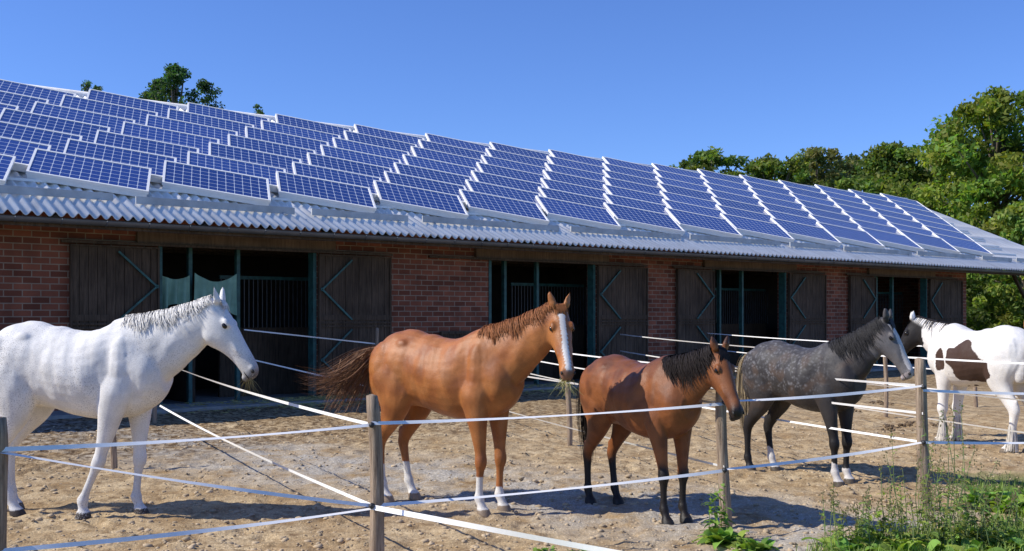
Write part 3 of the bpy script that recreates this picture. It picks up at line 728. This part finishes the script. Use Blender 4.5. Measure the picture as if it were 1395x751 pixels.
# ------------------------------------------------------------ vegetation
def leafmat(name,tr=.35):
    m,nt,b=newmat(name,.6,.3); a=N(nt,'ShaderNodeAttribute'); a.attribute_name='coat'
    L(nt,a.outputs['Color'],b.inputs['Base Color'])
    t=nt.nodes.new('ShaderNodeBsdfTranslucent'); L(nt,mix(nt,1.0,a.outputs['Color'],(1.6,1.7,.6),'MULTIPLY'),t.inputs[0])
    mx=nt.nodes.new('ShaderNodeMixShader'); mx.inputs[0].default_value=tr
    L(nt,b.outputs[0],mx.inputs[1]); L(nt,t.outputs[0],mx.inputs[2]); L(nt,mx.outputs[0],nt.nodes['Material Output'].inputs[0]); return m
lm=leafmat('tree_leaves',.4); wm=leafmat('weed_leaves',.3); bark=simple('bark',(.16,.125,.09),.95,.3,3,.5,stretch=(3,3,.5))
def leaves(name,centers,rad,per,size,col,parent,flat=.7):
    nC=len(centers); n=nC*per
    C=np.repeat(np.array(centers),per,0); R=np.repeat(np.array(rad),per)
    d=np.random.normal(size=(n,3)); d/=np.linalg.norm(d,axis=1)[:,None]; rr=np.random.random(n)**.5
    P=C+d*(R*rr)[:,None]*np.array([1,1,flat])
    a=np.random.normal(size=(n,3)); a/=np.linalg.norm(a,axis=1)[:,None]
    b_=np.cross(a,np.random.normal(size=(n,3))); b_/=np.linalg.norm(b_,axis=1)[:,None]
    s=size*np.random.uniform(.6,1.3,n)[:,None]
    V=np.stack([P-a*s,P-b_*s*.5,P+a*s,P+b_*s*.5],1).reshape(-1,3); Q=np.arange(4*n).reshape(n,4)
    cv=np.repeat(np.random.uniform(.65,1.3,nC),per)*np.random.uniform(.7,1.3,n)
    hue=np.random.uniform(-.2,.3,n)+np.repeat(np.random.uniform(-.15,.25,nC),per)
    c=np.array(col)[None]*cv[:,None]; c[:,0]*=(1+hue)
    return npmesh(name,V,Q,lm,parent,False,np.repeat(c,4,0))
def tree(name,x,y,h,r,col,nl=120,per=170,size=.2,base_=.25,seed=0,pw=.7):
    random.seed(seed+int(abs(x)*10)); np.random.seed(seed+int(abs(x)*10)); E=empty(name,(x,y,0)); mb=MB()
    mb.tube([(0,0,-.2),(.1,0,h*.3),(-.1,.2,h*.6),(0,.1,h*.9)],[h*.026,h*.02,h*.012,h*.004],10); cs=[];rd=[]
    for i in range(nl):
        t=random.random(); z=h*(base_+(1-base_)*t*.96); env=r*math.sin(math.pi*min(1,(.12+t*.86)))**pw
        a=random.random()*6.283; lob=1+.24*math.sin(a*3+seed)+.2*math.sin(a*5+t*9)
        q=random.random()**.5; cs.append((env*lob*q*math.cos(a),env*lob*q*math.sin(a),z)); rd.append(random.uniform(.07,.17)*r+.2)
        if i%4==0:
            z0=z*.72; mb.tube([(0,0,z0),(cs[-1][0]*.5,cs[-1][1]*.5,(z0+z)/2+.2),(cs[-1][0],cs[-1][1],z)],[h*.008,h*.005,h*.0015],5)
    mb.build('trunk_and_limbs',bark,E,True); leaves('foliage',cs,rd,per,size,col,E); return E
tree('broadleaf_tree',28.4,60,14.9,5.8,(.17,.25,.04),360,120,.18,.04,3,.5)
tree('broadleaf_tree',24.6,66,12.8,4.0,(.14,.21,.045),190,110,.18,.12,5,.6)
tree('broadleaf_tree',34.0,58,13.9,4.8,(.16,.23,.035),190,110,.18,.05,9,.6)
tree('birch_tree',26.0,52,7.4,2.8,(.18,.26,.055),110,120,.14,.05,11)
tree('broadleaf_tree',17.8,92,16.6,4.9,(.12,.19,.04),140,110,.22,.3,13,.5)
tree('broadleaf_tree',22.6,88,15.4,5.0,(.14,.21,.04),140,110,.22,.3,17,.5)
tree('birch_tree',26.8,90,16.4,5.0,(.21,.24,.085),150,100,.22,.3,19,.5)
tree('broadleaf_tree',31.0,92,16.2,5.2,(.16,.21,.07),140,110,.22,.3,23,.55)
tree('willow_tree',34.6,84,14.8,4.6,(.24,.27,.15),130,110,.2,.2,29,.6)
tree('larch_tree',-19.7,60,16.5,1.9,(.055,.12,.045),120,80,.10,.62,31,1.0)
tree('larch_tree',-20.9,60.5,15.7,1.7,(.06,.12,.045),90,80,.10,.62,32,1.0)
tree('larch_tree',-18.3,61,15.9,1.6,(.06,.12,.045),90,80,.10,.6,33,1.0)
tree('larch_tree',-25.4,61,15.9,1.0,(.06,.12,.045),50,70,.09,.6,37,.9)
tree('larch_tree',-24.3,60,15.5,.8,(.06,.12,.045),40,70,.09,.6,39,.9)
tree('larch_tree',-14.9,60,14.3,.7,(.06,.12,.045),40,70,.09,.6,41,.9)
random.seed(3); np.random.seed(3)
E=empty('hedge'); cs=[];rd=[]
for i in range(330):
    x=random.uniform(20,60); cs.append((x,54+random.uniform(-2,2)-.1*(x-20),random.uniform(.2,4.0))); rd.append(random.uniform(.5,1.0))
leaves('foliage',cs,rd,80,.15,(.08,.13,.03),E)
def plant(name,x,y,h,nst,lw,ll,col,spread=.15,tall=True,flowers=False):
    E=empty(name,(x,y,0)); VV=[];FF=[];CC=[]; mb=MB(); o=0
    for i in range(nst):
        a=random.random()*6.28; r=random.random()*spread; hh=h*random.uniform(.5,1.05); b0=Vector((r*math.cos(a),r*math.sin(a),0)); tip=b0+Vector((random.gauss(0,.16)*hh,random.gauss(0,.16)*hh,hh))
        mid=(b0+tip)/2+Vector((random.gauss(0,.02),random.gauss(0,.02),0))
        if tall: mb.tube([b0,mid,tip],[.004,.003,.0015],5)
        nl=int(8+hh*14) if tall else 3
        for k in range(nl):
            t=random.random()**1.1 if tall else .03; base_=b0+(tip-b0)*t; az=random.random()*6.28; el=random.uniform(.1,1.0) if tall else random.uniform(.5,1.25)
            l=ll*random.uniform(.5,1.1)*(1.1-.6*t); w_=lw*random.uniform(.6,1.1)*(1.1-.6*t); d=Vector((math.cos(az)*math.cos(el),math.sin(az)*math.cos(el),math.sin(el))); sv=Vector((-math.sin(az),math.cos(az),random.uniform(-.4,.4))).normalized()
            cc=np.array(col)*random.uniform(.6,1.4); cc[0]*=random.uniform(.8,1.3)
            for j in range(6):
                q=j/5; pth=base_+d*l*q-Vector((0,0,1))*l*.55*q*q; wv=w_*math.sin(math.pi*min(.97,.08+q*.92))**.8
                VV.append(pth-sv*wv/2); VV.append(pth+Vector((0,0,-.12*w_))); VV.append(pth+sv*wv/2); CC+=[cc]*3
                if j<5: FF.append((o+3*j,o+3*j+1,o+3*j+4,o+3*j+3)); FF.append((o+3*j+1,o+3*j+2,o+3*j+5,o+3*j+4))
            o+=18
        if flowers:
            cc=np.array((.24,.19,.10))
            for k in range(14):
                pth=tip+Vector((random.gauss(0,.012),random.gauss(0,.012),random.uniform(-.14*h,.02))); 
                for q in (Vector((-.006,0,0)),Vector((0,0,-.006)),Vector((.006,0,0)),Vector((0,.006,.008))): VV.append(pth+q); CC.append(cc)
                FF.append((o,o+1,o+2,o+3)); o+=4
    if tall: mb.build('stems',stemg,E)
    npmesh('leaves',np.array(VV),np.array(FF),wm,E,True,np.array(CC))
stemg=simple('stem_green',(.18,.23,.08),.8,.2,5,0)
def PX(px,z): return (px-697)/F*z
random.seed(5)
G1=(.20,.33,.06)
plant('dock_weed',PX(985,7.55),7.55,.30,18,.095,.28,G1,.12,False); plant('dock_weed',PX(1025,7.4),7.4,.25,12,.08,.22,G1,.1,False)
plant('dock_weed',PX(975,7.7),7.7,.45,6,.05,.16,G1,.08,True)
plant('small_weed',PX(745,7.35),7.35,.16,8,.03,.1,G1,.1,False); plant('small_weed',PX(780,7.3),7.3,.12,6,.03,.08,G1,.1,False)
for px,z,h,n_,lw,ll in ((1142,7.3,.48,9,.03,.09),(1168,7.4,.4,9,.042,.115),(1192,7.5,.34,9,.05,.13),(1215,7.3,.5,9,.03,.10),(1245,7.6,.82,9,.03,.10),(1275,7.3,.66,11,.045,.12),(1295,7.7,1.02,10,.028,.09),(1322,7.4,.55,10,.045,.12),(1348,7.4,.36,10,.05,.13),(1375,7.6,.42,9,.03,.1),(1265,8.0,.5,8,.03,.09)):
    plant('nettle_weed',PX(px,z),z,h,n_,lw,ll,(random.uniform(.15,.24),random.uniform(.23,.31),.06),.2,True,True)
for px,z in ((1210,7.4),(1225,7.2),(1290,7.35),(1345,7.5),(1385,7.3),(1160,7.3),(1250,7.25),(1315,7.2)): plant('dock_weed',PX(px,z),z,.3,13,.09,.28,G1,.16,False)
for px,z in ((1365,9.0),(1390,9.2),(1378,8.8),(1350,9.1),(1400,8.9)): plant('dock_weed',PX(px,z),z,.35,16,.10,.32,(.22,.36,.06),.16,False)
VV=[];FF=[];CC=[];o=0
for i in range(20000):
    y=random.uniform(6.8,10.5); x=random.uniform(2.0,5.6)
    g=(x-2.35-(y-7.4)*1.6)
    if g<random.uniform(-.3,.5) and not (x>4.4 and random.random()<(10.6-y)*.5): continue
    h=random.uniform(.03,.14); az=random.random()*6.28; ln=random.uniform(.2,.7)*h; dx,dy=math.cos(az)*ln,math.sin(az)*ln; wv=.0045
    sx,sy=-math.sin(az)*wv,math.cos(az)*wv
    VV+=[(x-sx,y-sy,0),(x+sx,y+sy,0),(x+dx*.4+sx*.8,y+dy*.4+sy*.8,h*.6),(x+dx*.4-sx*.8,y+dy*.4-sy*.8,h*.6),(x+dx,y+dy,h),(x+dx+.0005,y+dy,h)]
    FF+=[(o,o+1,o+2,o+3),(o+3,o+2,o+5,o+4)]; cc=np.array((.21,.29,.07))*random.uniform(.6,1.5); CC+=[cc]*6; o+=6
npmesh('grass',np.array(VV),np.array(FF),wm,None,False,np.array(CC))
VV=[];FF=[];o=0
for i in range(2600):
    cx,sx_=random.choice([(ops[0][0]+2.2,1.3),(ops[0][1]+.2,.8),(ops[1][0]+1,1.4),(ops[2][0]+1,1.5)])
    u=cx+random.gauss(0,sx_); v=V0-.7+random.gauss(0,.55)
    if v>V0-.05: v=V0-.05-random.random()*.4
    z=.075+random.random()*.02 if v>V0-.9 else .02+random.random()*.02
    X0=.786*u-.618*v; Y0=.618*u+.786*v; a=random.random()*6.28; l=random.uniform(.05,.16); dx,dy=math.cos(a)*l,math.sin(a)*l; w_=.004
    VV+=[(X0,Y0,z),(X0-dy/l*w_*2,Y0+dx/l*w_*2,z+.006),(X0+dx-dy/l*w_*2,Y0+dy+dx/l*w_*2,z+.012),(X0+dx,Y0+dy,z+.004)]; FF.append((o,o+1,o+2,o+3)); o+=4
npmesh('straw',np.array(VV),np.array(FF),haym,None,False)
print('done')
